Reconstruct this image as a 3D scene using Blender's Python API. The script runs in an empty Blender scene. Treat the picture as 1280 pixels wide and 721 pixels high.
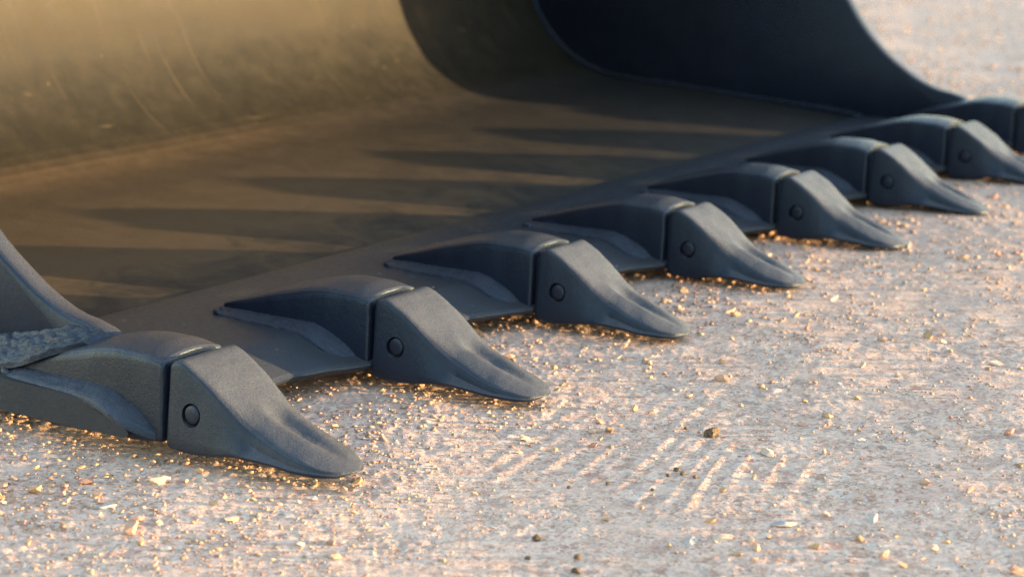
import bpy, bmesh, math, random
import numpy as np
from mathutils import Vector, Matrix, noise as mnoise

R = math.radians
rng = np.random.default_rng(11)
random.seed(5)
scene = bpy.context.scene
C = scene.collection

# ------------------------------------------------------------------ camera
CAM = Vector((1.239, -1.309, 0.520))
PITCH, YAW = R(12.94), R(124.9)
cd = bpy.data.cameras.new('camera')
cam = bpy.data.objects.new('camera', cd)
C.objects.link(cam)
fwd = Vector((math.cos(PITCH) * math.cos(YAW), math.cos(PITCH) * math.sin(YAW), -math.sin(PITCH)))
cam.location = CAM
cam.rotation_euler = fwd.to_track_quat('-Z', 'Y').to_euler()
cd.sensor_width = 36.0
cd.lens = 2500.0 / 1280.0 * 36.0
cd.clip_start = 0.02
cd.clip_end = 900.0
cd.dof.use_dof = True
cd.dof.focus_distance = 1.93
cd.dof.aperture_fstop = 6.2
scene.camera = cam

# ------------------------------------------------------------------ sky, sun, exposure
SUN_AZ, SUN_EL = R(31.5), R(2.2)          # azimuth measured from +X towards +Y
world = bpy.data.worlds.new('World')
scene.world = world
world.use_nodes = True
wn, wl = world.node_tree.nodes, world.node_tree.links
sky = wn.new('ShaderNodeTexSky')
sky.sky_type = 'NISHITA'
sky.sun_disc = False
sky.sun_elevation = SUN_EL
sky.sun_rotation = R(90) - SUN_AZ
sky.air_density = 1.0
sky.dust_density = 0.4
sky.ozone_density = 1.0
wl.new(sky.outputs['Color'], wn['Background'].inputs['Color'])
wn['Background'].inputs['Strength'].default_value = 0.15

sd = bpy.data.lights.new('sun', 'SUN')
sd.energy = 2.1
sd.angle = R(0.55)
sd.color = (1.0, 0.63, 0.27)
sun = bpy.data.objects.new('sun', sd)
C.objects.link(sun)
to_sun = Vector((math.cos(SUN_EL) * math.cos(SUN_AZ), math.cos(SUN_EL) * math.sin(SUN_AZ), math.sin(SUN_EL)))
sun.rotation_euler = to_sun.to_track_quat('Z', 'Y').to_euler()
sun.location = to_sun * 20

scene.view_settings.view_transform = 'Standard'
scene.view_settings.look = 'None'
scene.view_settings.gamma = 1.0
scene.view_settings.use_curve_mapping = False
scene.view_settings.exposure = 3.65
scene.cycles.use_denoising = True
scene.cycles.denoising_prefilter = 'NONE'
scene.cycles.adaptive_threshold = 0.005
scene.cycles.max_bounces = 8
scene.cycles.sample_clamp_indirect = 10.0

GZ = -0.055                                # mean height of the ground; tooth pins lie at z = 0
SP = 0.30                                  # tooth spacing

# ------------------------------------------------------------------ materials
def mat(name):
    m = bpy.data.materials.new(name)
    m.use_nodes = True
    nt = m.node_tree
    return m, nt.nodes, nt.links, nt.nodes['Principled BSDF']

def nz(n, l, scale, detail=4.0, rough=0.55, coord=None, dist=0.0):
    t = n.new('ShaderNodeTexNoise')
    t.inputs['Scale'].default_value = scale
    t.inputs['Detail'].default_value = detail
    t.inputs['Roughness'].default_value = rough
    t.inputs['Distortion'].default_value = dist
    if coord is not None:
        l.new(coord, t.inputs['Vector'])
    return t

def ramp(n, l, src, stops):
    r = n.new('ShaderNodeValToRGB')
    e = r.color_ramp.elements
    while len(e) < len(stops):
        e.new(0.5)
    for i, (p, c) in enumerate(stops):
        e[i].position = p
        e[i].color = c if len(c) == 4 else (*c, 1)
    l.new(src, r.inputs['Fac'])
    return r

def mixc(n, l, fac, a, b, mode='MIX'):
    m = n.new('ShaderNodeMix')
    m.data_type = 'RGBA'
    m.blend_type = mode
    if isinstance(fac, (int, float)):
        m.inputs[0].default_value = fac
    else:
        l.new(fac, m.inputs[0])
    for sock, v in ((m.inputs[6], a), (m.inputs[7], b)):
        if isinstance(v, tuple):
            sock.default_value = (*v, 1)
        else:
            l.new(v, sock)
    return m.outputs[2]

def gray(v):
    return (v, v, v)

def bump(n, l, bsdf, src, strength, dist, prev=None):
    b = n.new('ShaderNodeBump')
    b.inputs['Strength'].default_value = strength
    b.inputs['Distance'].default_value = dist
    l.new(src, b.inputs['Height'])
    if prev is not None:
        l.new(prev, b.inputs['Normal'])
    l.new(b.outputs['Normal'], bsdf.inputs['Normal'])
    return b.outputs['Normal']

def up_facing(n, l, lo, hi):
    g = n.new('ShaderNodeNewGeometry')
    sx = n.new('ShaderNodeSeparateXYZ'); l.new(g.outputs['True Normal'], sx.inputs[0])
    mr = n.new('ShaderNodeMapRange'); mr.interpolation_type = 'SMOOTHSTEP'
    l.new(sx.outputs['Z'], mr.inputs['Value'])
    mr.inputs['From Min'].default_value = lo; mr.inputs['From Max'].default_value = hi
    return mr.outputs['Result']

def mul(n, l, a, b):
    m = n.new('ShaderNodeMath'); m.operation = 'MULTIPLY'
    for k, v in enumerate((a, b)):
        if isinstance(v, (int, float)): m.inputs[k].default_value = v
        else: l.new(v, m.inputs[k])
    return m.outputs[0]

def dust_and_shade(n, l, co, x0, x1):
    """soil left lying on the floor: thicker to the back of the bucket, with a ragged front"""
    nn = nz(n, l, 11.0, 6.0, 0.7, co, 0.8)
    sx = n.new('ShaderNodeSeparateXYZ'); l.new(co, sx.inputs[0])
    ma = n.new('ShaderNodeMath'); ma.operation = 'MULTIPLY_ADD'
    l.new(nn.outputs['Fac'], ma.inputs[0]); ma.inputs[1].default_value = 0.62; l.new(sx.outputs['X'], ma.inputs[2])
    mr = n.new('ShaderNodeMapRange'); mr.interpolation_type = 'SMOOTHSTEP'
    l.new(ma.outputs[0], mr.inputs['Value'])
    mr.inputs['From Min'].default_value = x0 + 0.31; mr.inputs['From Max'].default_value = x1 + 0.31
    my = n.new('ShaderNodeMapRange'); my.interpolation_type = 'SMOOTHSTEP'       # soil thinned towards the far side, painting the far plate's shade darker
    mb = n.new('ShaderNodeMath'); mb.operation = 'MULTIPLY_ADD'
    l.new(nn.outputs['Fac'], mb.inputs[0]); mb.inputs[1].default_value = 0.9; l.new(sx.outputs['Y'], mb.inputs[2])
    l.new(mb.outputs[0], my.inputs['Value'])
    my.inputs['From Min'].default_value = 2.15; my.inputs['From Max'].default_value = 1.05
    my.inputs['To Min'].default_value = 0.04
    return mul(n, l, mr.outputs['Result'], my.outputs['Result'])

def paint_material(name, base, base2, rough, grain, dust=0.0, dust_col=(0.20, 0.16, 0.12), lit_film=0.0, soil=False):
    """sprayed satin steel paint; 'grain' is the relief of the casting below it"""
    m, n, l, p = mat(name)
    co = n.new('ShaderNodeNewGeometry').outputs['Position']
    big = nz(n, l, 14.0, 5.0, 0.6, co)
    col = mixc(n, l, ramp(n, l, big.outputs['Fac'], [(0.35, gray(0)), (0.68, gray(1))]).outputs['Color'], base, base2)
    fine = nz(n, l, 900.0, 3.0, 0.65, co)
    mid = nz(n, l, 160.0, 4.0, 0.6, co)
    if dust > 0:
        d1 = nz(n, l, 30.0, 6.0, 0.7, co, 0.6)
        d2 = nz(n, l, 420.0, 2.0, 0.6, co)
        ad = n.new('ShaderNodeMath'); ad.operation = 'MULTIPLY'
        l.new(ramp(n, l, d1.outputs['Fac'], [(0.38, gray(0)), (0.75, gray(1))]).outputs['Color'], ad.inputs[0])
        l.new(ramp(n, l, d2.outputs['Fac'], [(0.3, gray(0.35)), (0.7, gray(1))]).outputs['Color'], ad.inputs[1])
        sc = n.new('ShaderNodeMath'); sc.operation = 'MULTIPLY'
        l.new(ad.outputs[0], sc.inputs[0]); sc.inputs[1].default_value = dust
        col = mixc(n, l, sc.outputs[0], col, dust_col)
    if lit_film > 0:                                                # thin settled dust, its pale blue also painting light onto upward faces
        fm = mul(n, l, up_facing(n, l, 0.45, 0.85), lit_film)
        fm = mul(n, l, fm, ramp(n, l, fine.outputs['Fac'], [(0.36, gray(0.30)), (0.66, gray(1))]).outputs['Color'])
        col = mixc(n, l, fm, col, (0.150, 0.168, 0.200))
    if soil:
        vf = n.new('ShaderNodeTexVoronoi'); vf.inputs['Scale'].default_value = 75.0
        l.new(co, vf.inputs['Vector'])
        vc = n.new('ShaderNodeSeparateColor'); l.new(vf.outputs['Color'], vc.inputs[0])
        fk = mul(n, l, ramp(n, l, vf.outputs['Distance'], [(0.10, gray(1)), (0.20, gray(0))]).outputs['Color'], ramp(n, l, vc.outputs[0], [(0.86, gray(0)), (0.90, gray(1))]).outputs['Color'])
        col = mixc(n, l, fk, col, (0.22, 0.20, 0.17))
        d2s = nz(n, l, 420.0, 2.0, 0.6, co)
        sm = mul(n, l, dust_and_shade(n, l, co, -0.30, -0.56), ramp(n, l, d2s.outputs['Fac'], [(0.3, gray(0.6)), (0.7, gray(1))]).outputs['Color'])
        col = mixc(n, l, sm, col, (0.082, 0.060, 0.038))
    l.new(col, p.inputs['Base Color'])
    rr = ramp(n, l, mid.outputs['Fac'], [(0.3, gray(rough - 0.07)), (0.7, gray(rough + 0.09))])
    l.new(rr.outputs['Color'], p.inputs['Roughness'])
    p.inputs['Specular IOR Level'].default_value = 0.45
    p.inputs['Specular Tint'].default_value = (0.52, 0.73, 1.0, 1)
    b = bump(n, l, p, mid.outputs['Fac'], 0.35, 0.0012 * grain)
    bump(n, l, p, fine.outputs['Fac'], 0.7, 0.00060 * grain, b)
    return m

M_CAP = paint_material('cap_paint', (0.0075, 0.0100, 0.0210), (0.0100, 0.0130, 0.0265), 0.40, 1.0, 0.008, lit_film=0.42)
M_ADAPT = paint_material('adapter_paint', (0.0055, 0.0080, 0.0200), (0.0075, 0.0105, 0.0255), 0.34, 0.9, 0.006, lit_film=0.32)
M_WELD = paint_material('weld_paint', (0.0095, 0.0150, 0.034), (0.0130, 0.0195, 0.042), 0.36, 1.6, 0.03, lit_film=0.24)
M_PLATE = paint_material('plate_paint', (0.0052, 0.0085, 0.0230), (0.0068, 0.011, 0.0290), 0.40, 0.7, 0.02, lit_film=0.30)
M_LIP = paint_material('lip_paint', (0.011, 0.0160, 0.028), (0.016, 0.0215, 0.036), 0.36, 0.9, 0.38, (0.042, 0.036, 0.031), lit_film=0.20, soil=True)

def shell_material():
    m, n, l, p = mat('dusty_shell_paint')
    geo = n.new('ShaderNodeNewGeometry')
    co = geo.outputs['Position']
    # rolled steel: dust and scuffs drawn out round the curve, so stretch the coordinates
    mp = n.new('ShaderNodeMapping'); mp.inputs['Scale'].default_value = (1.0, 2.2, 1.0)
    l.new(co, mp.inputs['Vector'])
    a = nz(n, l, 4.0, 6.0, 0.62, mp.outputs['Vector'], 0.5)
    b = nz(n, l, 26.0, 6.0, 0.7, co, 0.4)
    c = nz(n, l, 260.0, 3.0, 0.6, co)
    base = mixc(n, l, ramp(n, l, a.outputs['Fac'], [(0.3, gray(0)), (0.7, gray(1))]).outputs['Color'],
                (0.0062, 0.0074, 0.0086), (0.0125, 0.0128, 0.0112))
    base = mixc(n, l, ramp(n, l, b.outputs['Fac'], [(0.45, gray(0)), (0.80, gray(0.4))]).outputs['Color'], base, (0.024, 0.022, 0.017))
    base = mixc(n, l, ramp(n, l, c.outputs['Fac'], [(0.62, gray(0)), (0.80, gray(0.55))]).outputs['Color'], base, (0.038, 0.031, 0.022))
    fl = mul(n, l, up_facing(n, l, 0.88, 0.9990), ramp(n, l, b.outputs['Fac'], [(0.25, gray(0.60)), (0.70, gray(1))]).outputs['Color'])
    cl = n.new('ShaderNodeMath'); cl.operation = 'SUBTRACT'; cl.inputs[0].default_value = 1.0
    l.new(dust_and_shade(n, l, co, -0.36, -0.66), cl.inputs[1])
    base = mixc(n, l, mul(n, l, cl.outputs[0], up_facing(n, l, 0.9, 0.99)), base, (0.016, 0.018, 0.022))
    fl = mul(n, l, fl, dust_and_shade(n, l, co, -0.30, -0.52))
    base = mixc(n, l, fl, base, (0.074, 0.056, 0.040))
    # sparse pale specks of grit
    v = n.new('ShaderNodeTexVoronoi'); v.inputs['Scale'].default_value = 55.0
    l.new(co, v.inputs['Vector'])
    vs_ = n.new('ShaderNodeSeparateColor'); l.new(v.outputs['Color'], vs_.inputs[0])
    spk = mul(n, l, ramp(n, l, v.outputs['Distance'], [(0.05, gray(0.9)), (0.10, gray(0))]).outputs['Color'], ramp(n, l, vs_.outputs[0], [(0.72, gray(0)), (0.95, gray(1))]).outputs['Color'])
    base = mixc(n, l, spk, base, (0.13, 0.11, 0.08))
    # long faint scratches running round the curve and a few across it
    for sc, th in (((3.0, 150.0, 3.0), 0.70), ((38.0, 9.0, 30.0), 0.73)):
        mp2 = n.new('ShaderNodeMapping'); mp2.inputs['Scale'].default_value = sc; mp2.inputs['Rotation'].default_value = (0.0, 0.0, 0.12)
        l.new(co, mp2.inputs['Vector'])
        sn = nz(n, l, 1.0, 2.0, 0.5, mp2.outputs['Vector'], 0.3)
        base = mixc(n, l, ramp(n, l, sn.outputs['Fac'], [(th - 0.02, gray(0)), (th + 0.03, gray(0.55))]).outputs['Color'], base, (0.060, 0.050, 0.036))
    p.inputs['Specular IOR Level'].default_value = 0.32
    l.new(base, p.inputs['Base Color'])
    l.new(ramp(n, l, b.outputs['Fac'], [(0.3, gray(0.50)), (0.7, gray(0.68))]).outputs['Color'], p.inputs['Roughness'])
    nb = bump(n, l, p, a.outputs['Fac'], 0.15, 0.004)
    nb = bump(n, l, p, b.outputs['Fac'], 0.2, 0.0010, nb)
    bump(n, l, p, c.outputs['Fac'], 0.45, 0.0005, nb)
    return m
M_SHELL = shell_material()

def ground_material():
    m, n, l, p = mat('pale_gravel_dust')
    co = n.new('ShaderNodeNewGeometry').outputs['Position']
    a = nz(n, l, 5.0, 5.0, 0.6, co, 0.3)
    b = nz(n, l, 34.0, 6.0, 0.68, co, 0.4)
    c = nz(n, l, 210.0, 4.0, 0.65, co)
    d = nz(n, l, 900.0, 2.0, 0.6, co)
    col = mixc(n, l, ramp(n, l, a.outputs['Fac'], [(0.35, gray(0)), (0.65, gray(1))]).outputs['Color'],
               (0.66, 0.465, 0.405), (0.70, 0.535, 0.470))
    col = mixc(n, l, ramp(n, l, b.outputs['Fac'], [(0.52, gray(0)), (0.72, gray(0.55))]).outputs['Color'], col, (0.42, 0.29, 0.245))
    col = mixc(n, l, ramp(n, l, c.outputs['Fac'], [(0.55, gray(0)), (0.75, gray(0.5))]).outputs['Color'], col, (0.40, 0.30, 0.26))
    col = mixc(n, l, ramp(n, l, d.outputs['Fac'], [(0.58, gray(0)), (0.72, gray(0.6))]).outputs['Color'], col, (0.66, 0.58, 0.53))
    for sc, th, amt in ((85.0, 0.50, 0.85), (190.0, 0.42, 0.9), (420.0, 0.40, 0.85)):   # fine aggregate bound in the dust
        wv = n.new('ShaderNodeVectorMath'); wv.operation = 'ADD'
        ws = n.new('ShaderNodeVectorMath'); ws.operation = 'SCALE'; ws.inputs['Scale'].default_value = 0.6 / sc
        wnz = nz(n, l, sc * 1.7, 2.0, 0.6, co)
        l.new(wnz.outputs['Color'], ws.inputs[0]); l.new(ws.outputs[0], wv.inputs[0]); l.new(co, wv.inputs[1])
        v = n.new('ShaderNodeTexVoronoi'); v.inputs['Scale'].default_value = sc; v.inputs['Randomness'].default_value = 1.0
        l.new(wv.outputs[0], v.inputs['Vector'])
        sp = n.new('ShaderNodeSeparateColor'); l.new(v.outputs['Color'], sp.inputs[0])
        chip = ramp(n, l, sp.outputs[0], [(0.0, (0.24, 0.16, 0.14)), (0.18, (0.38, 0.26, 0.22)), (0.40, (0.58, 0.45, 0.39)), (0.55, (0.50, 0.37, 0.29)), (0.66, (0.34, 0.15, 0.125)), (0.78, (0.68, 0.60, 0.54)), (0.91, (0.38, 0.35, 0.355)), (1.0, (0.19, 0.155, 0.145))]).outputs['Color']
        msk = ramp(n, l, sp.outputs[1], [(th, gray(0)), (th + 0.04, gray(amt))]).outputs['Color']
        pt = nz(n, l, sc * 0.12, 3.0, 0.6, co)
        msk = mul(n, l, msk, ramp(n, l, pt.outputs['Fac'], [(0.34, gray(0.1)), (0.60, gray(1))]).outputs['Color'])
        col = mixc(n, l, msk, col, chip)
    l.new(col, p.inputs['Base Color'])
    p.inputs['Roughness'].default_value = 0.95
    p.inputs['Specular IOR Level'].default_value = 0.15
    nb = bump(n, l, p, c.outputs['Fac'], 0.5, 0.0022)
    bump(n, l, p, d.outputs['Fac'], 0.5, 0.0007, nb)
    return m
M_GROUND = ground_material()

def stone_material(name, c1, c2, attr=False):
    m, n, l, p = mat(name)
    co = n.new('ShaderNodeNewGeometry').outputs['Position']
    a = nz(n, l, 160.0, 4.0, 0.6, co)
    if attr:
        at = n.new('ShaderNodeAttribute'); at.attribute_name = 'tint'
        base = ramp(n, l, at.outputs['Fac'], [(0.0, (0.17, 0.115, 0.095)), (0.20, (0.25, 0.17, 0.135)), (0.42, (0.36, 0.26, 0.20)),
                                              (0.60, (0.34, 0.22, 0.145)), (0.76, (0.24, 0.115, 0.09)), (0.88, (0.46, 0.37, 0.30)), (1.0, (0.17, 0.145, 0.135))]).outputs['Color']
        col = mixc(n, l, 0.15, base, mixc(n, l, a.outputs['Fac'], gray(0.2), gray(0.6)))
    else:
        col = mixc(n, l, ramp(n, l, a.outputs['Fac'], [(0.3, gray(0)), (0.7, gray(1))]).outputs['Color'], c1, c2)
    l.new(col, p.inputs['Base Color'])
    p.inputs['Roughness'].default_value = 0.9
    p.inputs['Specular IOR Level'].default_value = 0.2
    b = nz(n, l, 480.0, 3.0, 0.6, co)
    bump(n, l, p, b.outputs['Fac'], 0.5, 0.0010)
    return m

# ------------------------------------------------------------------ helpers
def link(name, me, m=None, parent=None, smooth=False):
    o = bpy.data.objects.new(name, me)
    C.objects.link(o)
    if m is not None and not me.materials:
        me.materials.append(m)
    if parent is not None:
        o.parent = parent
    if smooth:
        me.polygons.foreach_set('use_smooth', [True] * len(me.polygons))
    return o

def tag(o, label=None, cat=None, group=None, kind=None):
    if label: o['label'] = label
    if cat: o['category'] = cat
    if group: o['group'] = group
    if kind: o['kind'] = kind
    return o

def mesh(name, v, f):
    me = bpy.data.meshes.new(name)
    me.from_pydata([tuple(map(float, p)) for p in v], [], f)
    bm = bmesh.new(); bm.from_mesh(me)
    bmesh.ops.recalc_face_normals(bm, faces=bm.faces)
    bm.to_mesh(me); bm.free()
    me.update()
    return me

def loft(name, rings, closed_ends=True):
    n = len(rings[0]); v = [p for r in rings for p in r]; f = []
    for i in range(len(rings) - 1):
        for j in range(n):
            k = (j + 1) % n
            f.append((i * n + j, i * n + k, (i + 1) * n + k, (i + 1) * n + j))
    if closed_ends:
        f.append(tuple(range(n))); f.append(tuple(range((len(rings) - 1) * n, len(rings) * n)))
    return mesh(name, v, f)

def pchip(xs, ys, x):
    """monotone cubic interpolation"""
    xs, ys = np.asarray(xs, float), np.asarray(ys, float)
    h = np.diff(xs); d = np.diff(ys) / h
    m = np.zeros_like(ys); m[0] = d[0]; m[-1] = d[-1]
    for i in range(1, len(xs) - 1):
        if d[i - 1] * d[i] > 0:
            w1, w2 = 2 * h[i] + h[i - 1], h[i] + 2 * h[i - 1]
            m[i] = (w1 + w2) / (w1 / d[i - 1] + w2 / d[i])
    x = np.clip(x, xs[0], xs[-1]); i = np.clip(np.searchsorted(xs, x) - 1, 0, len(xs) - 2)
    t = (x - xs[i]) / h[i]
    return ((1 + 2 * t) * (1 - t) ** 2 * ys[i] + t * (1 - t) ** 2 * h[i] * m[i] + t * t * (3 - 2 * t) * ys[i + 1] + t * t * (t - 1) * h[i] * m[i + 1])

def catmull(pts, n):
    pts = np.asarray(pts, float)
    seg = np.concatenate([[0], np.cumsum(np.linalg.norm(np.diff(pts, axis=0), axis=1))])
    t = np.linspace(0, seg[-1], n)
    P = np.vstack([2 * pts[0] - pts[1], pts, 2 * pts[-1] - pts[-2]])
    out = []
    for tt in t:
        i = min(max(np.searchsorted(seg, tt) - 1, 0), len(pts) - 2)
        u = (tt - seg[i]) / (seg[i + 1] - seg[i])
        a, b, c, d = P[i], P[i + 1], P[i + 2], P[i + 3]
        out.append(0.5 * (2 * b + (c - a) * u + (2 * a - 5 * b + 4 * c - d) * u * u + (3 * b - a - 3 * c + d) * u ** 3))
    return np.array(out)

# lattice noise for the ground relief
_perm = rng.permutation(4096)
_val = rng.random(4096) * 2 - 1
def vnoise(x, y, scale, seed=0):
    x = x / scale + 1000.0 + seed * 17.31; y = y / scale + 1000.0 + seed * 9.73
    xi, yi = np.floor(x).astype(int), np.floor(y).astype(int)
    u, v = x - xi, y - yi
    u = u * u * u * (u * (6 * u - 15) + 10); v = v * v * v * (v * (6 * v - 15) + 10)
    h = lambda a, b: _val[_perm[(_perm[(a + seed) & 4095] + b) & 4095]]
    return (h(xi, yi) * (1 - u) + h(xi + 1, yi) * u) * (1 - v) + (h(xi, yi + 1) * (1 - u) + h(xi + 1, yi + 1) * u) * v

# ------------------------------------------------------------------ ground
# imprints of a tread: ridges as (x0, y0, x1, y1, height)
RIDGES = [(0.235, 0.10, 0.205, 0.30, .0030), (0.212, 0.12, 0.178, 0.34, .0028), (0.186, 0.14, 0.150, 0.36, .0024), (0.322, 0.10, 0.283, 0.29, .0026), (0.366, 0.11, 0.318, 0.31, .0028), (0.403, 0.11, 0.348, 0.31, .0028), (0.500, 0.22, 0.474, 0.33, .0026), (0.300, 0.30, 0.262, 0.46, .0026),
          (0.262, 0.14, 0.240, 0.28, .0030), (0.300, 0.115, 0.268, 0.27, .0032), (0.345, 0.135, 0.304, 0.30, .0042), (0.385, 0.090, 0.330, 0.31, .0050),
          (0.420, 0.125, 0.364, 0.31, .0048), (0.425, 0.190, 0.396, 0.29, .0036), (0.452, 0.200, 0.425, 0.30, .0036), (0.478, 0.205, 0.452, 0.31, .0034),
          (0.290, 0.34, 0.262, 0.50, .0026), (0.250, 0.33, 0.225, 0.50, .0026), (0.335, 0.40, 0.305, 0.55, .0022)]
def plates(x, y, scale, seed):
    """flaky relief: every jittered cell is a small tilted plate"""
    u, v = x / scale + 500.0, y / scale + 500.0
    ui, vi = np.floor(u).astype(int), np.floor(v).astype(int)
    best = np.full(x.shape, 9.0); second = np.full(x.shape, 9.0); hgt = np.zeros(x.shape)
    hh = lambda a, b, k: _val[_perm[(_perm[(a + seed + 13 * k) & 4095] + b + 71 * k) & 4095]]
    for di in (-1, 0, 1):
        for dj in (-1, 0, 1):
            a, b = ui + di, vi + dj
            ex = u - (a + 0.5 + 0.45 * hh(a, b, 1)); ey = v - (b + 0.5 + 0.45 * hh(a, b, 2))
            d = np.sqrt(ex * ex + ey * ey)
            hv = hh(a, b, 3) + 0.9 * (ex * hh(a, b, 4) + ey * hh(a, b, 5))
            upd = d < best
            second = np.where(upd, best, np.minimum(second, d))
            hgt = np.where(upd, hv, hgt); best = np.where(upd, d, best)
    edge = np.clip((second - best) / 0.25, 0, 1)
    return hgt * edge

def ground_h(x, y):
    z = 0.005 * vnoise(x, y, 0.60, 1) + 0.0016 * vnoise(x, y, 0.19, 2)
    flat = np.exp(-(((x - 0.36) / 0.14) ** 2 + ((y - 0.23) / 0.15) ** 2))
    rough = 1.0 - 0.7 * flat
    z = z * (1 - 0.4 * flat)
    patch = np.clip(0.55 + 0.75 * vnoise(x, y, 0.10, 8), 0.12, 1.2)
    near = np.exp(-np.clip(x - 0.02, 0, None) / 0.10)           # crumbly soil close to the teeth
    amp = 0.62 * rough * (patch + 0.6 * near)
    z += rough * (0.0007 * vnoise(x, y, 0.060, 3) + 0.00035 * vnoise(x, y, 0.018, 4))
    z += amp * (0.0004 * plates(x, y, 0.026, 1) + 0.0006 * plates(x, y, 0.011, 5) + 0.0005 * plates(x, y, 0.0058, 9))
    for x0, y0, x1, y1, h in RIDGES:
        dx, dy = x1 - x0, y1 - y0; L = math.hypot(dx, dy)
        t = ((x - x0) * dx + (y - y0) * dy) / L ** 2
        d = ((x - x0) * dy - (y - y0) * dx) / L + 0.0016 * vnoise(x, y, 0.03, 21)
        w = np.clip((t + 0.08) / 0.16, 0, 1) * np.clip((1.08 - t) / 0.16, 0, 1)
        brk = np.clip(0.85 + 0.45 * vnoise(x, y, 0.02, 22), 0.25, 1.25)
        z += 0.15 * h * w * brk * np.exp(-(d / 0.0044) ** 2) * (1 + 0.5 * plates(x, y, 0.006, 17))
        z -= 0.09 * h * w * np.exp(-((d - 0.012) / 0.006) ** 2)
    slope = 0.015 * ((x + 0.35) * math.cos(SUN_AZ) + (y - 0.55) * math.sin(SUN_AZ))
    return GZ + z + np.clip(slope, -0.02, 0.045)

def build_ground():
    cx, cy = CAM.x, CAM.y
    na, nr = 720, 1000
    ang = np.linspace(R(124.9 - 19), R(124.9 + 19), na)
    r = np.exp(np.linspace(math.log(0.95), math.log(10.0), nr))
    A, Rr = np.meshgrid(ang, r)
    X = cx + Rr * np.cos(A); Y = cy + Rr * np.sin(A)
    Z = ground_h(X, Y)
    # fade the relief to the plain sheet at the rim of the detailed field
    v = np.stack([X, Y, Z], -1).reshape(-1, 3)
    i = np.arange(nr - 1)[:, None] * na + np.arange(na - 1)[None, :]
    q = np.stack([i, i + 1, i + na + 1, i + na], -1).reshape(-1, 4)
    # coarse sheet round it, out to the horizon: rings continuing outwards and the rest of the circle
    ang2 = np.linspace(R(124.9 + 18.9), R(124.9 - 18.9 + 360), 420)
    A2, R2 = np.meshgrid(ang2, np.concatenate([r[::9], [r[-1]]]))
    X2 = cx + R2 * np.cos(A2); Y2 = cy + R2 * np.sin(A2)
    v2 = np.stack([X2, Y2, ground_h(X2, Y2) - 0.0005], -1).reshape(-1, 3)
    n2r, n2a = A2.shape
    i2 = np.arange(n2r - 1)[:, None] * n2a + np.arange(n2a - 1)[None, :] + len(v)
    q2 = np.stack([i2, i2 + 1, i2 + n2a + 1, i2 + n2a], -1).reshape(-1, 4)
    ang3 = np.linspace(0, 2 * math.pi, 160)
    A3, R3 = np.meshgrid(ang3, np.array([9.9, 20, 40, 100, 250, 500]))
    v3 = np.stack([cx + R3 * np.cos(A3), cy + R3 * np.sin(A3), np.where(R3 < 12, ground_h(cx + R3 * np.cos(A3), cy + R3 * np.sin(A3)) - 0.004, GZ + 0.02)], -1).reshape(-1, 3)
    i3 = np.arange(5)[:, None] * 160 + np.arange(159)[None, :] + len(v) + len(v2)
    q3 = np.stack([i3, i3 + 1, i3 + 161, i3 + 160], -1).reshape(-1, 4)
    # small disc under the photographer
    A4, R4 = np.meshgrid(ang3, np.array([0.02, 0.4, 0.96]))
    v4 = np.stack([cx + R4 * np.cos(A4), cy + R4 * np.sin(A4), ground_h(cx + R4 * np.cos(A4), cy + R4 * np.sin(A4)) - 0.004], -1).reshape(-1, 3)
    i4 = np.arange(2)[:, None] * 160 + np.arange(159)[None, :] + len(v) + len(v2) + len(v3)
    q4 = np.stack([i4, i4 + 1, i4 + 161, i4 + 160], -1).reshape(-1, 4)
    V = np.vstack([v, v2, v3, v4]); Q = np.vstack([q, q2, q3, q4])
    me = bpy.data.meshes.new('ground')
    me.vertices.add(len(V)); me.vertices.foreach_set('co', V.ravel())
    me.loops.add(Q.size); me.loops.foreach_set('vertex_index', Q.ravel().astype(np.int32))
    me.polygons.add(len(Q)); me.polygons.foreach_set('loop_start', np.arange(0, Q.size, 4, dtype=np.int32))
    me.polygons.foreach_set('use_smooth', np.ones(len(Q), bool))
    me.update(calc_edges=True)
    o = link('ground', me, M_GROUND)
    tag(o, 'pale pinkish compacted gravel ground with tread ridges pressed into it', 'ground', kind='structure')
    return o
build_ground()

# ------------------------------------------------------------------ bucket
bucket = bpy.data.objects.new('excavator_bucket', None)
C.objects.link(bucket)
bucket.location = (-0.5, 1.05, GZ)
bpy.context.view_layer.update()
B0 = Vector(bucket.location)
tag(bucket, 'large dark steel excavator bucket with eight teeth lying on gravel', 'excavator bucket')

def part(name, me, m, parent=bucket, smooth=True):
    """a part whose mesh is written in world coordinates"""
    o = link(name, me, m, parent, smooth)
    o.location = -B0
    return o

def auto_smooth(me, deg=38):
    bm = bmesh.new(); bm.from_mesh(me)
    for f in bm.faces: f.smooth = True
    for e in bm.edges:
        if len(e.link_faces) == 2 and e.calc_face_angle(0) > R(deg): e.smooth = False
    bm.to_mesh(me); bm.free()

Y_NEAR, Y_FAR = 0.0, 7 * SP
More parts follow.
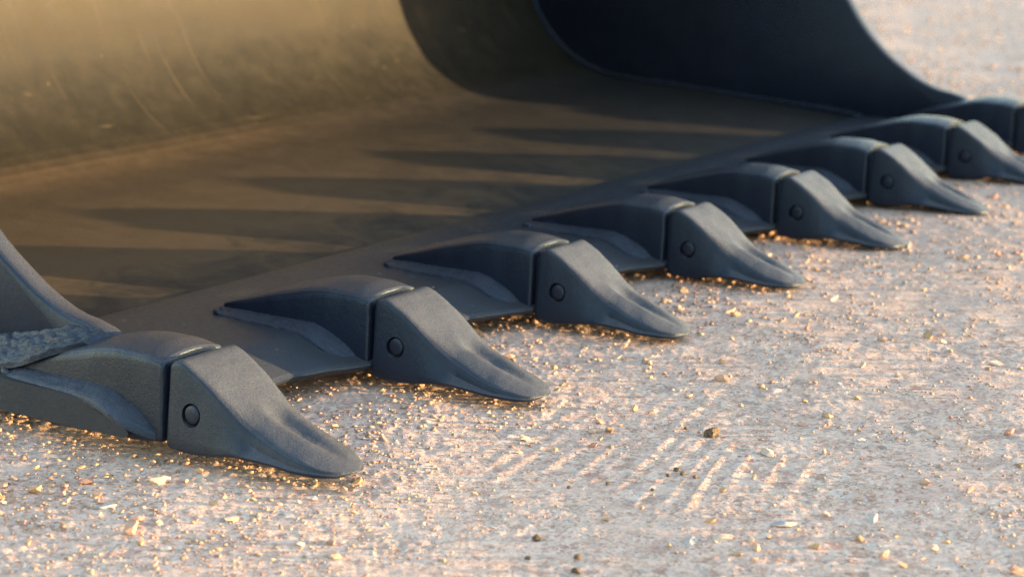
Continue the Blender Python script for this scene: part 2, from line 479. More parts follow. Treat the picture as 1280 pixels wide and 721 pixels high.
# --- shell: floor, heel and back wall in one rolled plate
PROF = [(-0.336, -0.0020), (-0.356, -0.0004), (-0.385, 0.0020), (-0.47, 0.0085), (-0.62, 0.018), (-0.74, 0.026), (-0.884, 0.036), (-0.961, 0.060), (-1.02, 0.100), (-1.059, 0.147), (-1.081, 0.185),
        (-1.112, 0.26), (-1.142, 0.38), (-1.145, 0.50), (-1.118, 0.64), (-1.05, 0.77), (-0.945, 0.86), (-0.80, 0.915), (-0.60, 0.925), (-0.42, 0.90)]  # unseen top, drawn out forwards to keep skylight off the floor
prof = catmull(PROF, 90)
tan = np.gradient(prof, axis=0); tan /= np.linalg.norm(tan, axis=1)[:, None]
nor = np.stack([tan[:, 1], -tan[:, 0]], 1)                     # inside normal has to point into the bucket
if nor[0, 1] < 0: nor = -nor
outer = prof - nor * 0.020
def shell_mesh():
    ys = np.linspace(Y_NEAR + 0.012, Y_FAR - 0.012, 60)
    rings = []
    for y in ys:
        # slight waviness of the rolled sheet
        inn = [(p[0] + 0.0022 * mnoise.noise((p[0] * 3, y * 3, p[1] * 3)), y, p[1] + 0.0018 * mnoise.noise((p[0] * 4 + 9, y * 3.4, p[1] * 3))) for p in prof]
        out = [(p[0], y, p[1]) for p in outer[::-1]]
        rings.append(inn + out)
    me = loft('shell', rings)
    auto_smooth(me)
    return me
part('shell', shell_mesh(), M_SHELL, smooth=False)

# --- cutting edge plate with scalloped, bevelled front between the teeth
def lip_mesh():
    y0, y1 = -0.060, 7 * SP + 0.060
    ys = np.linspace(y0, y1, 340)
    rings = []
    for y in ys:
        c = 0.5 - 0.5 * math.cos(2 * math.pi * (y / SP))      # 0 at a tooth, 1 half-way
        c = min(max(c, 0), 1) ** 0.8 if 0 <= y <= 7 * SP else min(1.0, max(0.0, (max(-y, y - 7 * SP) - 0.022) / 0.02)) * 0.95
        xf = -0.018 - 0.050 * c + 0.0018 * mnoise.noise((y * 25, 0, 0)) + 0.001 * mnoise.noise((y * 90, 3, 0))
        xb = -0.104 - 0.030 * c
        zf = -0.021 + 0.0008 * mnoise.noise((y * 40, 7, 0))
        s = lambda x: 0.0008 * mnoise.noise((x * 20, y * 12, 1.3))
        rings.append([(-0.352, y, -0.030), (-0.353, y, -0.004), (-0.351, y, -0.0012), (-0.344, y, 0.0004), (-0.300, y, 0.0022 + s(-.3)), (-0.24, y, 0.002 + s(-.24)), (-0.18, y, 0.0015 + s(-.18)),
                      (xb - 0.008, y, 0.0012), (xb, y, 0.0002), (xb + 0.008, y, -0.0012), (0.5 * xb + 0.5 * xf, y, 0.5 * (-0.0022 + zf) + 0.0005), (xf - 0.006, y, zf + 0.0015), (xf - 0.0015, y, zf - 0.0005),
                      (xf, y, zf - 0.0025), (xf - 0.001, y, zf - 0.006), (xf - 0.005, y, zf - 0.0085), (-0.13, y, -0.0305)])
    me = loft('cutting_edge', rings)
    auto_smooth(me, 50)
    return me
part('cutting_edge', lip_mesh(), M_LIP, smooth=False)

def bead(name, pts, rad, lump=0.35, step=0.004, seed=0, flat=1.0):
    """a lumpy weld bead along a polyline"""
    pts = np.asarray(pts, float)
    L = np.concatenate([[0], np.cumsum(np.linalg.norm(np.diff(pts, axis=0), axis=1))])
    n = max(int(L[-1] / step), 4)
    t = np.linspace(0, L[-1], n)
    P = np.stack([np.interp(t, L, pts[:, k]) for k in range(3)], 1)
    T = np.gradient(P, axis=0); T /= np.linalg.norm(T, axis=1)[:, None] + 1e-9
    rings = []
    for i in range(n):
        a = np.cross(T[i], (0.0, 0.3, 1.0)); a /= np.linalg.norm(a) + 1e-9
        b = np.cross(a, T[i])
        P[i] = P[i] + np.array(mnoise.noise_vector((t[i] * 45 + seed, seed, 0.0))) * rad * lump * 0.7
        ripple = 1 + 0.14 * abs(math.sin(t[i] / 0.0065 * math.pi * 0.5 + seed * 1.7))
        end = min(1, (i + 1) / 3, (n - i) / 3)
        ring = []
        for j in range(9):
            an = 2 * math.pi * j / 9
            rr = rad * ripple * end * (1 + lump * mnoise.noise((t[i] * 60 + seed, math.cos(an) * 1.2, math.sin(an) * 1.2 + seed)) + 0.35 * lump * mnoise.noise((t[i] * 210 - seed, math.cos(an) * 2.1, math.sin(an) * 2.1)))
            ring.append(P[i] + (a * math.cos(an) + b * math.sin(an) * flat) * rr)
        rings.append(ring)
    return loft(name, rings)

# --- side plates
EDGE = [(-0.118, 0.036), (-0.154, 0.053), (-0.195, 0.061), (-0.233, 0.077), (-0.265, 0.097), (-0.298, 0.121), (-0.339, 0.162), (-0.374, 0.212), (-0.420, 0.290), (-0.452, 0.400), (-0.462, 0.53), (-0.445, 0.68), (-0.405, 0.83), (-0.37, 0.93)]  # upper part unseen, follows the top extended to shade the floor
def plate_mesh(yc, th):
    ed = catmull(EDGE, 60)
    back = prof[::-1]
    bk = [(p[0], p[1]) for p in (back - 0.010 * nor[::-1])]
    outline = [tuple(p) for p in ed] + bk + [(-0.30, -0.012), (-0.15, -0.012), (-0.118, 0.0)]
    # bevelled slab: three outlines, the outer two pulled in a little
    n = len(outline)
    oc = np.array(outline)
    tg = np.roll(oc, -1, 0) - np.roll(oc, 1, 0); tg /= np.linalg.norm(tg, axis=1)[:, None] + 1e-9
    ni = np.stack([-tg[:, 1], tg[:, 0]], 1)
    area = 0.5 * np.sum(oc[:, 0] * np.roll(oc[:, 1], -1) - np.roll(oc[:, 0], -1) * oc[:, 1])
    if area < 0: ni = -ni
    rings = []
    for off, ins in ((-1, 0.006), (-0.86, 0.0022), (-0.62, 0.0003), (0.62, 0.0003), (0.86, 0.0022), (1, 0.006)):
        rings.append([(p[0] + q[0] * ins, yc + off * th / 2, p[1] + q[1] * ins) for p, q in zip(oc, ni)])
    me = loft('side_plate', rings)
    auto_smooth(me, 45)
    return me
part('side_plate', plate_mesh(Y_NEAR + 0.002, 0.026), M_PLATE, smooth=False)
part('side_plate', plate_mesh(Y_FAR - 0.002, 0.026), M_PLATE, smooth=False)

# weld beads where the side plates meet the shell
for yy, sgn in ((Y_NEAR + 0.016, 1), (Y_FAR - 0.016, -1)):
    pts = [(p[0] + q[0] * 0.003, yy, p[1] + q[1] * 0.003) for p, q in zip(prof, nor)]
    part('weld_bead', bead('weld_bead', pts, 0.0045, 0.3, 0.008, yy), M_PLATE)

# --- wear strips below the floor, which carry the bucket
for k in range(5):
    y = 0.12 + k * 0.465
    rings = []
    for x, z in ((-0.88, -0.004), (-0.86, GZ - 0.004), (-0.52, GZ - 0.004), (-0.50, -0.012)):
        rings.append([(x, y - 0.045, z), (x, y + 0.045, z), (x, y + 0.045, max(z + 0.02, -0.004)), (x, y - 0.045, max(z + 0.02, -0.004))])
    part('wear_strip', loft('wear_strip', rings), M_PLATE, smooth=False)

# ------------------------------------------------------------------ teeth
def rounded_section(x, zt, zb, wt, wb, rt, rb, groove=0.0, crown=0.0, nseg=4, ntop=14):
    """closed ring in the YZ plane: crowned or grooved top, straight sides, rounded corners"""
    pts = []
    h = max(zt - crown - zb, 1e-4)
    rt = min(rt, 0.48 * h, 0.9 * wt); rb = min(rb, 0.48 * h, 0.9 * wb)
    for j in range(ntop + 1):                                   # top from +y to -y
        y = (1 - 2 * j / ntop) * (wt - rt)
        u = y / max(wt, 1e-5)
        gw = 0.46 - 1.7 * max(0.0, x - 0.07)
        g = max(0.0, 1 - abs(u - 0.08) / max(gw, 0.25))
        g = g * g * (3 - 2 * g)
        pts.append((x, y, zt - groove * g - crown * u * u))
    zc = zt - crown
    for j in range(1, nseg + 1):                                # corner top -y
        a = math.pi / 2 * j / nseg
        pts.append((x, -(wt - rt) - rt * math.sin(a), zc - rt + rt * math.cos(a) + crown * (1 - ((wt - rt) / wt) ** 2) * (1 - j / nseg)))
    for j in range(1, 6):                                       # side
        t = j / 6
        pts.append((x, -(wt + (wb - wt) * t), (zc - rt) + (zb + rb - zc + rt) * t))
    for j in range(0, nseg + 1):
        a = math.pi / 2 * j / nseg
        pts.append((x, -(wb - rb) - rb * math.cos(a), zb + rb - rb * math.sin(a)))
    for j in range(1, 8):
        pts.append((x, -(wb - rb) + 2 * (wb - rb) * j / 8, zb))
    for j in range(nseg, -1, -1):
        a = math.pi / 2 * j / nseg
        pts.append((x, (wb - rb) + rb * math.cos(a), zb + rb - rb * math.sin(a)))
    for j in range(5, 0, -1):
        t = j / 6
        pts.append((x, (wt + (wb - wt) * t), (zc - rt) + (zb + rb - zc + rt) * t))
    for j in range(nseg, 0, -1):
        a = math.pi / 2 * j / nseg
        pts.append((x, (wt - rt) + rt * math.sin(a), zc - rt + rt * math.cos(a) + crown * (1 - ((wt - rt) / wt) ** 2) * (1 - j / nseg)))
    return pts

CAP_X =  [-0.030, -0.018, 0.000, 0.020, 0.040, 0.055, 0.072, 0.095, 0.120, 0.145, 0.158, 0.166]
CAP_ZT = [ 0.0440, 0.0475, 0.0400, 0.0290, 0.0165, 0.0090, 0.0024, -0.0058, -0.0152, -0.0252, -0.0306, -0.0342]
CAP_ZB = [-0.0350, -0.0360, -0.0365, -0.0350, -0.0325, -0.0312, -0.0318, -0.0340, -0.0372, -0.0388, -0.0385, -0.0362]
CAP_WT = [ 0.0385, 0.0388, 0.0390, 0.0390, 0.0385, 0.0378, 0.0362, 0.0355, 0.0340, 0.0275, 0.0190, 0.0050]
CAP_WB = [ 0.0470, 0.0475, 0.0480, 0.0480, 0.0475, 0.0460, 0.0445, 0.0410, 0.0368, 0.0290, 0.0200, 0.0060]
CAP_G =  [0, 0, 0, 0, 0.0000, 0.0018, 0.0085, 0.0090, 0.0055, 0.0012, 0.0000, 0]
CAP_CR = [0, 0, 0, 0.0005, 0.0025, 0.0065, 0.0115, 0.0125, 0.0100, 0.0055, 0.0028, 0.0005]
CAP_RT = [0.006, 0.006, 0.006, 0.007, 0.009, 0.011, 0.011, 0.009, 0.006, 0.003, 0.002, 0.001]

def cap_mesh(seed, L):
    xs = np.concatenate([[-0.0300, -0.0292, -0.0275, -0.025], np.linspace(-0.022, 0.15, 58), np.linspace(0.152, 0.166, 12)])
    rings = []
    for i, x in enumerate(xs):
        g = lambda a: float(pchip(CAP_X, a, x))
        ins = (0.0022, 0.0010, 0.0002, 0)[i] if i < 4 else 0     # eased back rim
        ring = rounded_section(x, g(CAP_ZT) - ins, g(CAP_ZB) + ins, g(CAP_WT) - ins, g(CAP_WB) - ins, g(CAP_RT), 0.004, g(CAP_G), g(CAP_CR))
        out = []
        for p in ring:
            d = 0.0007 * mnoise.noise((p[0] * 45 + seed * 7, p[1] * 45, p[2] * 45)) + 0.0003 * mnoise.noise((p[0] * 140, p[1] * 140 + seed, p[2] * 140))
            wear = max(0.0, (p[0] - 0.06) / 0.10)
            dw = 0.0022 * wear * mnoise.noise((seed * 11.3, p[1] * 22, 2.0)) * wear
            lean = 0.0020 * wear * mnoise.noise((seed * 5.1, 0.7, 0.0))
            out.append(((p[0] * L if p[0] > 0 else p[0]) + d * 0.3 + dw, p[1] * (1 + d * 12) + lean, p[2] + d))
        rings.append(out)
    me = loft('tooth_cap', rings)
    # drill the pin holes
    o = bpy.data.objects.new('tmp_cap', me); C.objects.link(o)
    bm = bmesh.new()
    bmesh.ops.create_cone(bm, cap_ends=True, segments=28, radius1=0.0112, radius2=0.0112, depth=0.20, matrix=Matrix.Rotation(math.pi / 2, 4, 'X'))
    cm = bpy.data.meshes.new('tmp_drill'); bm.to_mesh(cm); bm.free()
    co = bpy.data.objects.new('tmp_drill', cm); C.objects.link(co)
    md = o.modifiers.new('hole', 'BOOLEAN'); md.object = co; md.operation = 'DIFFERENCE'; md.solver = 'EXACT'
    dg = bpy.context.evaluated_depsgraph_get()
    res = bpy.data.meshes.new_from_object(o.evaluated_get(dg))
    res.name = 'tooth_cap'
    bpy.data.objects.remove(o); bpy.data.objects.remove(co)
    auto_smooth(res, 40)
    return res

AD_X =  [-0.250, -0.247, -0.240, -0.224, -0.200, -0.170, -0.140, -0.115, -0.095, -0.063, -0.036]
AD_ZT = [ 0.0085, 0.0120, 0.0150, 0.0210, 0.0288, 0.0380, 0.0460, 0.0515, 0.0540, 0.0540, 0.0495]
AD_W =  [ 0.0340, 0.0370, 0.0390, 0.0408, 0.0420, 0.0432, 0.0440, 0.0446, 0.0450, 0.0452, 0.0452]
AD_CR = [ 0.0003,  0.0005, 0.0010, 0.0022, 0.0040, 0.0050, 0.0060, 0.0070, 0.0075, 0.0075, 0.0070]
AD_RT = [ 0.002,  0.0022, 0.0030, 0.0050, 0.0080, 0.0085, 0.0090, 0.0090, 0.0080, 0.0065, 0.0050]
AD_ZB = [-0.038, -0.0390, -0.0400, -0.0402, -0.0400, -0.0395, -0.0385, -0.0375, -0.0365, -0.0345, -0.0320]
def adapter_mesh():
    xs = np.concatenate([np.concatenate([np.linspace(-0.250, -0.235, 7), np.linspace(-0.23, -0.04, 50)]), [-0.0385, -0.037, -0.0362]])
    rings = []
    for i, x in enumerate(xs):
        g = lambda a: float(pchip(AD_X, a, x))
        ins = {len(xs) - 2: 0.0005, len(xs) - 1: 0.0018}.get(i, 0)
        ring = rounded_section(x, g(AD_ZT) - ins, g(AD_ZB) + ins, g(AD_W) - 0.004 - ins, g(AD_W) + 0.0012 - ins, g(AD_RT), 0.004, 0.0, g(AD_CR))
        rings.append([(p[0], p[1] + 0.0005 * mnoise.noise((p[0] * 40, p[1] * 40, p[2] * 40)), p[2] + 0.0008 * mnoise.noise((p[0] * 30, p[1] * 30 + 4, p[2] * 30))) for p in ring])
    # the nose that the cap sits on
    for x, k in ((-0.0355, 0.80), (-0.010, 0.78), (0.030, 0.45)):
        rings.append([(x, p[1] * k, 0.004 + (p[2] - 0.004) * k * (0.8 if x > 0 else 1)) for p in rings[len(xs) - 1]])
    me = loft('tooth_adapter', rings)
    auto_smooth(me, 40)
    return me

# welded foot along each flank of the adapter: follows the plate, then dives over the bevel
FOOT = [(-0.254, 0.0010, 0.008, 0.003), (-0.244, 0.0020, 0.011, 0.0050), (-0.222, 0.0020, 0.0130, 0.0065), (-0.160, 0.0018, 0.014, 0.0075), (-0.118, 0.0016, 0.016, 0.0085), (-0.102, -0.0010, 0.018, 0.0095),
        (-0.080, -0.0085, 0.019, 0.0095), (-0.060, -0.0165, 0.014, 0.0075), (-0.043, -0.0240, 0.0015, 0.001)]
def foot_mesh(side):
    xs = np.linspace(-0.254, -0.043, 66)
    F = np.array(FOOT)
    rings = []
    for x in xs:
        zl = float(pchip(F[:, 0], F[:, 1], x)); w = float(pchip(F[:, 0], F[:, 2], x)); h = float(pchip(F[:, 0], F[:, 3], x))
        body = float(pchip(AD_X, AD_W, x))
        nzv = lambda s, k: 0.0015 * mnoise.noise((x * 70 + s, k * 3.1, side * 5)) + 0.0010 * mnoise.noise((x * 240, k * 5.1 + s, side)) + 0.0007 * abs(math.sin(x * 330)) * (1 - min(1.0, max(0.0, (x + 0.125) / 0.03)))
        front = min(1.0, max(0.0, (x + 0.125) / 0.03))
        ring = [(body - 0.006, zl - 0.010), (body - 0.006, zl + h + 0.001), (body + 0.0005, zl + h * (1.0 - 0.02 * front) + nzv(1, 1)), (body + w * 0.30, zl + h * (0.62 + 0.18 * front) + nzv(2, 2)),
                (body + w * 0.62, zl + h * (0.34 + 0.22 * front) + nzv(3, 3)), (body + w * 0.9, zl + h * 0.13 + nzv(4, 4) * 0.6), (body + w, zl - 0.001), (body + w, zl - 0.006)]
        rings.append([(x, side * a, b) for a, b in ring])
    me = loft('weld_fillet', rings)
    auto_smooth(me, 45)
    return me

def pin_mesh():
    """domed pin heads on both ends of one pin"""
    prof_ = [(0.0, 0.0438), (0.003, 0.04375), (0.0060, 0.0435), (0.0078, 0.0430), (0.0088, 0.0420), (0.0090, 0.0405), (0.0090, 0.0)]
    rings = []
    seq = [(r, -y) for r, y in prof_] + [(r, y) for r, y in prof_[-2::-1]]
    for r, y in seq:
        r = max(r, 0.0004)
        rings.append([(r * math.cos(2 * math.pi * j / 24), y, r * math.sin(2 * math.pi * j / 24)) for j in range(24)])
    me = loft('retaining_pin', rings)
    auto_smooth(me, 60)
    return me

ad_me, pin_me = adapter_mesh(), pin_mesh()
foot_me = {1: foot_mesh(1), -1: foot_mesh(-1)}
rear_me = bead('weld_bead', [(-0.236, -0.049, 0.002), (-0.247, -0.045, 0.002), (-0.254, -0.034, 0.002), (-0.256, 0.0, 0.002), (-0.254, 0.034, 0.002), (-0.247, 0.045, 0.002), (-0.236, 0.049, 0.002)], 0.0040, 0.4, 0.0025, 8.0)
#          length, dy, roll, pitch of the cap
VAR = [(0.945, 0.000, 0.0, 0.0), (0.955, 0.000, 0.6, 0.2), (0.90, 0.001, -0.5, 0.0), (0.86, 0.0, 0.7, -0.3), (0.87, 0.001, 0.2, 0.3), (0.89, 0.0, -0.6, 0.2), (0.91, 0.0, 0.4, 0.0), (0.92, 0.0, 0.0, 0.0)]
for i in range(8):
    L, dy, ro, pt = VAR[i]
    a = link('tooth_adapter', ad_me, M_ADAPT, bucket)
    a.location = Vector((0, i * SP, 0)) - B0
    if i in (0, 7):
        a['label'] = 'corner tooth adapter welded below a side plate'
    for s in (1, -1):
        w = link('weld_fillet', foot_me[s], M_WELD, a)
    link('weld_bead', rear_me, M_WELD, a, True)
    c = link('tooth_cap', cap_mesh(i + 1, L), M_CAP, a)
    c.location = (0.0, dy, 0)
    c.rotation_euler = (R(ro), R(pt), 0)
    p = link('retaining_pin', pin_me, M_CAP, a)
    p.location = (0, dy, 0)

# coarse welding between the near side plate and the corner adapter, in several lumpy passes
def weld_pad_mesh():
    """built-up weld metal: a patch of overlapping, drawn-out nuggets"""
    top = catmull([(-0.315, -0.0105, 0.0260), (-0.24, -0.0105, 0.0400), (-0.18, -0.0105, 0.0535), (-0.132, -0.0095, 0.0520)], 90)
    bot = catmull([(-0.315, -0.0450, -0.0010), (-0.24, -0.0465, 0.0105), (-0.19, -0.0425, 0.0285), (-0.146, -0.0290, 0.0440)], 90)
    nu = 34
    T, U = np.meshgrid(np.arange(90) / 89.0, np.arange(nu) / (nu - 1.0), indexing='ij')
    base = top[:, None, :] * (1 - U[..., None]) + bot[:, None, :] * U[..., None]
    a = T * 0.185 / 0.0150 + 0.25 * vnoise(T, U, 0.05, 61); b = U * 0.042 / 0.0068 + 0.35 * vnoise(T, U, 0.08, 62)
    ai, bi = np.floor(a).astype(int), np.floor(b).astype(int)
    best = np.full(a.shape, 9.0); hh = np.zeros(a.shape)
    rnd = lambda p, q, k: _val[_perm[(_perm[(p + 31 * k) & 4095] + q + 7 * k) & 4095]]
    for di in (-1, 0, 1):
        for dj in (-1, 0, 1):
            p, q = ai + di, bi + dj
            d = np.hypot(a - (p + 0.5 + 0.42 * rnd(p, q, 1)), b - (q + 0.5 + 0.36 * rnd(p, q, 2)))
            up = d < best
            hh = np.where(up, 0.75 + 0.45 * rnd(p, q, 3), hh); best = np.where(up, d, best)
    dome = np.clip(1 - (best / 0.85) ** 2, 0, 1) * hh * 0.0042 + 0.0006 * vnoise(T, U, 0.03, 63)
    rim = np.minimum(np.minimum(U, 1 - U) / 0.10, np.minimum(T + 0.2, 1 - T) / 0.05)
    off = np.where(rim < 1, (dome + 0.0035) * np.clip(rim, 0, 1) - 0.0035, dome)
    P = base + np.array([0.0, -0.62, 0.78]) * off[..., None]
    f = [(i * nu + j, i * nu + j + 1, (i + 1) * nu + j + 1, (i + 1) * nu + j) for i in range(89) for j in range(nu - 1)]
    return mesh('weld_pad', P.reshape(-1, 3), f)
part('weld_pad', weld_pad_mesh(), M_WELD)

# ------------------------------------------------------------------ gravel
def stone_unit(seed, sub=1, flat=0.6):
    bm = bmesh.new()
    bmesh.ops.create_icosphere(bm, subdivisions=sub, radius=1.0)
    rs = random.Random(seed)
    ax = [Vector((rs.gauss(0, 1), rs.gauss(0, 1), rs.gauss(0, 1))).normalized() for _ in range(10)]
    ds = [rs.uniform(0.35, 0.72) for _ in ax]
    for v in bm.verts:
        p = v.co * (1 + 0.22 * mnoise.noise(v.co * 1.4 + Vector((seed * 3.3, 0, 0))))
        for a, d in zip(ax, ds):                                # chip flat facets
            e = p.dot(a) - d
            if e > 0: p = p - a * e * 0.97
        v.co = Vector((p.x * rs.uniform(0.98, 1.02), p.y * 0.8, p.z * flat))
    vs = np.array([v.co[:] for v in bm.verts]); fs = np.array([[v.index for v in f.verts] for f in bm.faces])
    bm.free()
    return vs, fs

def inside_bucket(x, y, margin=0.0):
    return (x < -0.33 + margin) & (y > -0.05) & (y < 2.15)

def gravel_field():
    units = [stone_unit(40 + k, 1 if k < 0 else 0 if k % 2 else 1, 0.62) for k in range(10)]
    units0 = [stone_unit(80 + k, 0, 0.65) for k in range(8)]
    N = 135000
    ang = R(124.9) + (rng.random(N) - 0.5) * R(56)
    r = np.exp(math.log(1.0) + rng.random(N) * math.log(9.0))
    x = CAM.x + r * np.cos(ang); y = CAM.y + r * np.sin(ang)
    clump = 0.5 + 0.5 * vnoise(x, y, 0.11, 31) + 0.45 * vnoise(x, y, 0.035, 32)
    flat = np.exp(-(((x - 0.36) / 0.15) ** 2 + ((y - 0.23) / 0.16) ** 2))
    near = np.exp(-np.clip(x - 0.05, 0, None) / 0.10)
    pr = np.clip(clump, 0.06, 1) ** 1.3 * (1 - 0.75 * flat) * (0.48 + 1.1 * near)
    keep = (rng.random(N) < pr) & ~inside_bucket(x, y)
    x, y, r = x[keep], y[keep], r[keep]
    n = len(x)
    size = 0.0011 + 0.0026 * rng.random(n) ** 2.0 + 0.0018 * rng.random(n) * (rng.random(n) < 0.16)
    size *= 1 + 0.45 * np.exp(-np.clip(x - 0.05, 0, None) / 0.10)
    size *= np.clip(r / 2.0, 0.75, 1.5)
    z = ground_h(x, y)
    V, F, T = [], [], []
    off = 0
    tint = np.clip(rng.random(n) * 0.75 + 0.25 * (0.5 + 0.6 * vnoise(x, y, 0.08, 33)), 0, 1)
    for i in range(n):
        big = size[i] > 0.0026 and r[i] < 3.0
        vs, fs = (units[i % 10] if big and i % 3 == 0 else units0[i % 8])
        a = rng.random() * 6.283; ca, sa = math.cos(a), math.sin(a)
        s = size[i]; sx = s * (0.8 + 0.5 * rng.random()); sz = s * (0.50 + 0.45 * rng.random())
        w = np.empty_like(vs)
        px, py, pz = vs[:, 0] * sx, vs[:, 1] * s, vs[:, 2] * sz
        if s < 0.0024 and x[i] > 0.10: sz *= 0.5
        tl = (rng.random() - 0.5) * 0.6
        pz = pz + px * tl
        w[:, 0] = px * ca - py * sa + x[i]; w[:, 1] = px * sa + py * ca + y[i]; w[:, 2] = pz + z[i] + sz * 0.16
        V.append(w); F.append(fs + off); off += len(vs); T.append(np.full(len(vs), tint[i]))
    V = np.vstack(V); F = np.vstack(F); T = np.concatenate(T)
    me = bpy.data.meshes.new('gravel')
    me.vertices.add(len(V)); me.vertices.foreach_set('co', V.ravel())
    me.loops.add(F.size); me.loops.foreach_set('vertex_index', F.ravel().astype(np.int32))
    me.polygons.add(len(F)); me.polygons.foreach_set('loop_start', np.arange(0, F.size, 3, dtype=np.int32))
    at = me.attributes.new('tint', 'FLOAT', 'POINT'); at.data.foreach_set('value', T.astype(np.float32))
    me.update(calc_edges=True)
    o = link('gravel', me, stone_material('gravel_grit', None, None, True))
    tag(o, 'fine pale crushed gravel and grit strewn over the ground', 'gravel', kind='stuff')
    print('gravel', n, 'tris', len(F))
gravel_field()

KINDS = {
    'pale': ('pebble', 'pale cream limestone chip', 'pale limestone chips', (0.42, 0.335, 0.28), (0.50, 0.41, 0.345)),
    'tan': ('pebble', 'tan crumb of stone', 'tan stone crumbs', (0.34, 0.235, 0.155), (0.43, 0.31, 0.21)),
    'pink': ('pebble', 'pinkish sandstone chip', 'pinkish sandstone chips', (0.36, 0.235, 0.19), (0.44, 0.31, 0.25)),
    'red': ('pebble', 'brick red stone chip', 'brick red stone chips', (0.30, 0.18, 0.155), (0.38, 0.25, 0.22)),
    'grey': ('pebble', 'blue grey stone chip', 'blue grey stone chips', (0.29, 0.28, 0.29), (0.40, 0.39, 0.40)),
}
KM = {k: stone_material(k + '_stone', v[3], v[4]) for k, v in KINDS.items()}
M_CLOD = stone_material('dark_clod', (0.065, 0.05, 0.04), (0.13, 0.10, 0.075))

def clod_unit(seed, sub, flat):
    bm = bmesh.new(); bmesh.ops.create_icosphere(bm, subdivisions=sub, radius=1.0)
    for v in bm.verts:
        c = v.co.copy(); o = Vector((seed * 2.7, seed, 0))
        v.co = c * (0.85 + 0.38 * mnoise.noise(c * 1.3 + o) + 0.22 * mnoise.noise(c * 3.2 + o) + 0.12 * mnoise.noise(c * 7 + o))
        v.co.z *= flat
    vs = np.array([v.co[:] for v in bm.verts]); fs = np.array([[v.index for v in f.verts] for f in bm.faces])
    bm.free()
    return vs, fs
_unit_cache = {}
def pebble_mesh(key, seed, m, flat, sub=2):
    kk = (key, seed)
    if kk not in _unit_cache:
        vs, fs = (clod_unit if m is M_CLOD else stone_unit)(seed, sub, flat)
        me = bpy.data.meshes.new('pebble')
        me.from_pydata(vs.tolist(), [], fs.tolist()); me.materials.append(m)
        auto_smooth(me, 12)
        _unit_cache[kk] = me
    return _unit_cache[kk]

def put_stone(name, me, x, y, size, rot, sink=0.25, sq=(1, 1, 1)):
    o = bpy.data.objects.new(name, me); C.objects.link(o)
    z = float(ground_h(np.array([x]), np.array([y]))[0])
    o.scale = (size * sq[0], size * sq[1], size * sq[2])
    o.rotation_euler = rot
    o.location = (x, y, z + size * 0.55 * sq[2] - size * sink)
    return o

# stones the photograph singles out
def unproject(px, py, z=GZ):
    rt = Vector((math.sin(YAW), -math.cos(YAW), 0)); up = rt.cross(fwd)
    d = fwd * 2500 + rt * (px - 640) - up * (py - 360.5)
    t = (z - CAM.z) / d.z
    return CAM + d * t
SPECIAL = [
    (0.337, 0.322, 0.0100, 'soil_clod', 'dark brown crumbly soil clod at the head of the tread ridges', 'clod', M_CLOD, 0.75, (1.35, 0.9, 0.8)),
    (0.409, 0.299, 0.0125, 'stone', 'smooth flat whitish stone pressed into the ground beside the tread ridges', 'stone', KM['pale'], 0.35, (1.1, 0.95, 0.6)),
    (-0.088, -0.203, 0.0180, 'stone', 'squarish tan stone with a sharp shadow beside the corner tooth', 'stone', KM['tan'], 0.8, (1.0, 0.9, 0.9)),
    (0.119, -0.123, 0.0135, 'stone', 'flat cream slab of stone in front of the corner tooth', 'stone', KM['pale'], 0.35, (1.2, 0.8, 0.6)),
    (0.123, -0.203, 0.0110, 'stone', 'thin pale grey flake of stone with a pointed end', 'stone', KM['grey'], 0.4, (1.0, 0.8, 0.5)),
    (0.488, 0.070, 0.0120, 'stone', 'flat white stone beside a bluish grey flake', 'stone', KM['pale'], 0.4, (1.3, 0.8, 0.6)),
    (0.468, 0.052, 0.0130, 'stone', 'bluish grey flake of stone beside a flat white one', 'stone', KM['grey'], 0.35, (1.3, 0.8, 0.5)),
    (0.514, 0.131, 0.0150, 'stone', 'long bluish grey flat stone among reddish crumbs', 'stone', KM['grey'], 0.35, (1.5, 0.8, 0.5)),
    (0.368, 0.766, 0.0110, 'stone', 'chunky golden tan stone standing proud of the gravel', 'stone', KM['tan'], 0.8, (1.0, 1.0, 0.9)),
    (0.003, -0.088, 0.0125, 'stone', 'rounded cream pebble below the adapter of the corner tooth', 'stone', KM['pale'], 0.6, (1.2, 0.8, 0.8)),
    (0.075, -0.195, 0.0125, 'stone', 'wedge of pinkish stone leaning on pale crumbs', 'stone', KM['pink'], 0.7, (1.1, 0.8, 0.9)),
    (0.010, -0.165, 0.0130, 'stone', 'long pale blue grey flake lying flat near the corner tooth', 'stone', KM['grey'], 0.35, (1.4, 0.7, 0.5)),
]
for k, (x, y, s, nm, lab, cat, m, flat, sq) in enumerate(SPECIAL):
    s *= 0.85 if m is M_CLOD else 0.82
    me = pebble_mesh(lab, 500 + k, m, flat, 3)
    o = put_stone(nm, me, x, y, s, (random.uniform(-.1, .1), random.uniform(-.1, .1), random.uniform(0, 6.28)), 0.24, (sq[0], sq[1], sq[2] * 1.25))
    tag(o, lab, cat)
# dark droppings of soil on the tread ridges
for px, py, s in ((846, 592, .0036), (853, 597, .0032), (835, 599, .0030), (869, 602, .0028), (760, 608, .0030), (857, 540, .0024), (711, 611, .0024), (815, 617, .0022), (671, 674, .0048), (722, 698, .0045), (720, 715, .0050), (660, 697, .003)):
    q = unproject(px, py)
    o = put_stone('soil_crumb', pebble_mesh('crumb', 900 + random.randrange(4), M_CLOD, 0.75, 1), q.x, q.y, s, (0, 0, random.uniform(0, 6.28)), 0.15)
    tag(o, 'tiny dark brown soil crumb on the pale ground', 'soil crumb', 'dark soil crumbs on the ground')

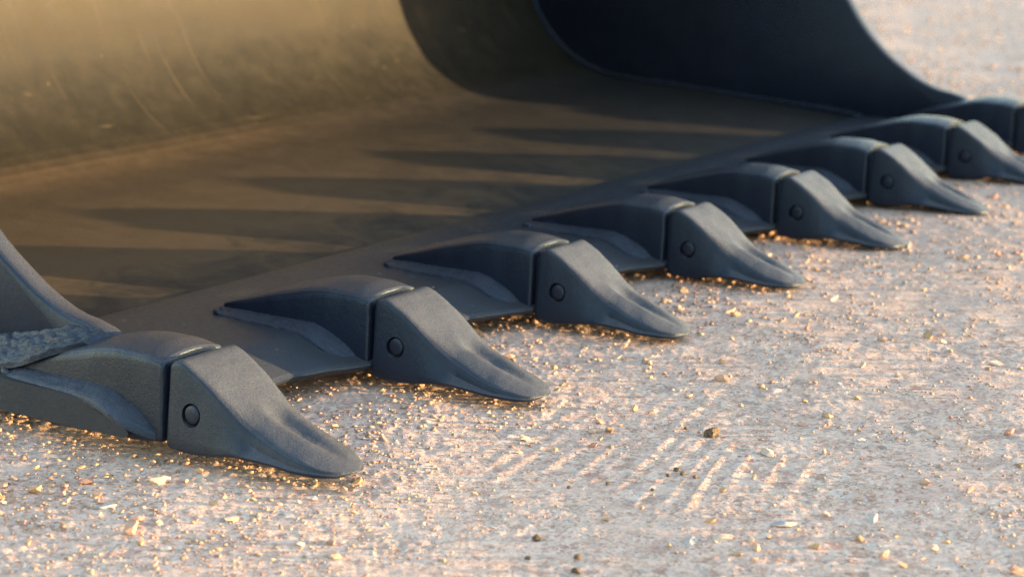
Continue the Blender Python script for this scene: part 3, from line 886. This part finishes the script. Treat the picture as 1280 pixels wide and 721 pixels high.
ORD = ['corner tooth below the lumpy weld', 'second tooth from the lumpy weld', 'third tooth from the lumpy weld', 'fourth tooth from the lumpy weld', 'fifth tooth from the lumpy weld', 'sixth tooth from the lumpy weld', 'seventh tooth from the lumpy weld', 'eighth tooth from the lumpy weld']
def where(x, y):
    if math.hypot((x - 0.36) / 0.16, (y - 0.23) / 0.15) < 1: return ' beside the tread ridges'
    i = round(y / SP)
    if x < 0.42 and 0 <= i <= 7: return ' off the ' + ORD[i]
    if y < -0.14: return ' on open ground outside the welded corner'
    if y > 2.3: return ' on open ground beyond the far side plate'
    return ' on open ground well clear of the teeth'

placed = [(s[0], s[1]) for s in SPECIAL]
names = ['pale'] * 4 + ['tan'] * 6 + ['pink'] * 4 + ['red'] * 3 + ['grey'] * 2
cnt = {k: 0 for k in KINDS}
tries = 0
while sum(cnt.values()) < 280 and tries < 9000:
    tries += 1
    px, py = random.uniform(-20, 1300), 120 + 620 * random.random() ** 0.8
    q = unproject(px, py)
    if q.x < 0.0 and q.y > -0.06 and q.y < 2.2: continue
    fl = math.exp(-(((q.x - 0.36) / 0.13) ** 2 + ((q.y - 0.23) / 0.14) ** 2))
    if random.random() < fl * 0.9: continue
    cl = 0.5 + 0.7 * float(vnoise(np.array([q.x]), np.array([q.y]), 0.13, 51)[0])
    if random.random() > cl: continue
    if any((q.x - a) ** 2 + (q.y - b) ** 2 < 0.014 ** 2 for a, b in placed): continue
    placed.append((q.x, q.y))
    d = (q - CAM).length
    k = random.choice(names)
    s = (0.0030 + 0.0052 * random.random() ** 2.0) * max(0.8, min(d / 2.0, 2.0))
    me = pebble_mesh(k, random.randrange(6), KM[k], 0.7, 1)
    o = put_stone('pebble', me, q.x, q.y, s, (random.uniform(-.5, .5), random.uniform(-.5, .5), random.uniform(0, 6.28)), 0.22, (random.uniform(.9, 1.4), random.uniform(.75, 1), random.uniform(.7, 1)))
    tag(o, ('larger ' if s > 0.0058 else 'small ') + KINDS[k][1] + where(q.x, q.y), 'pebble', KINDS[k][2])
    cnt[k] += 1
print('pebbles', cnt)
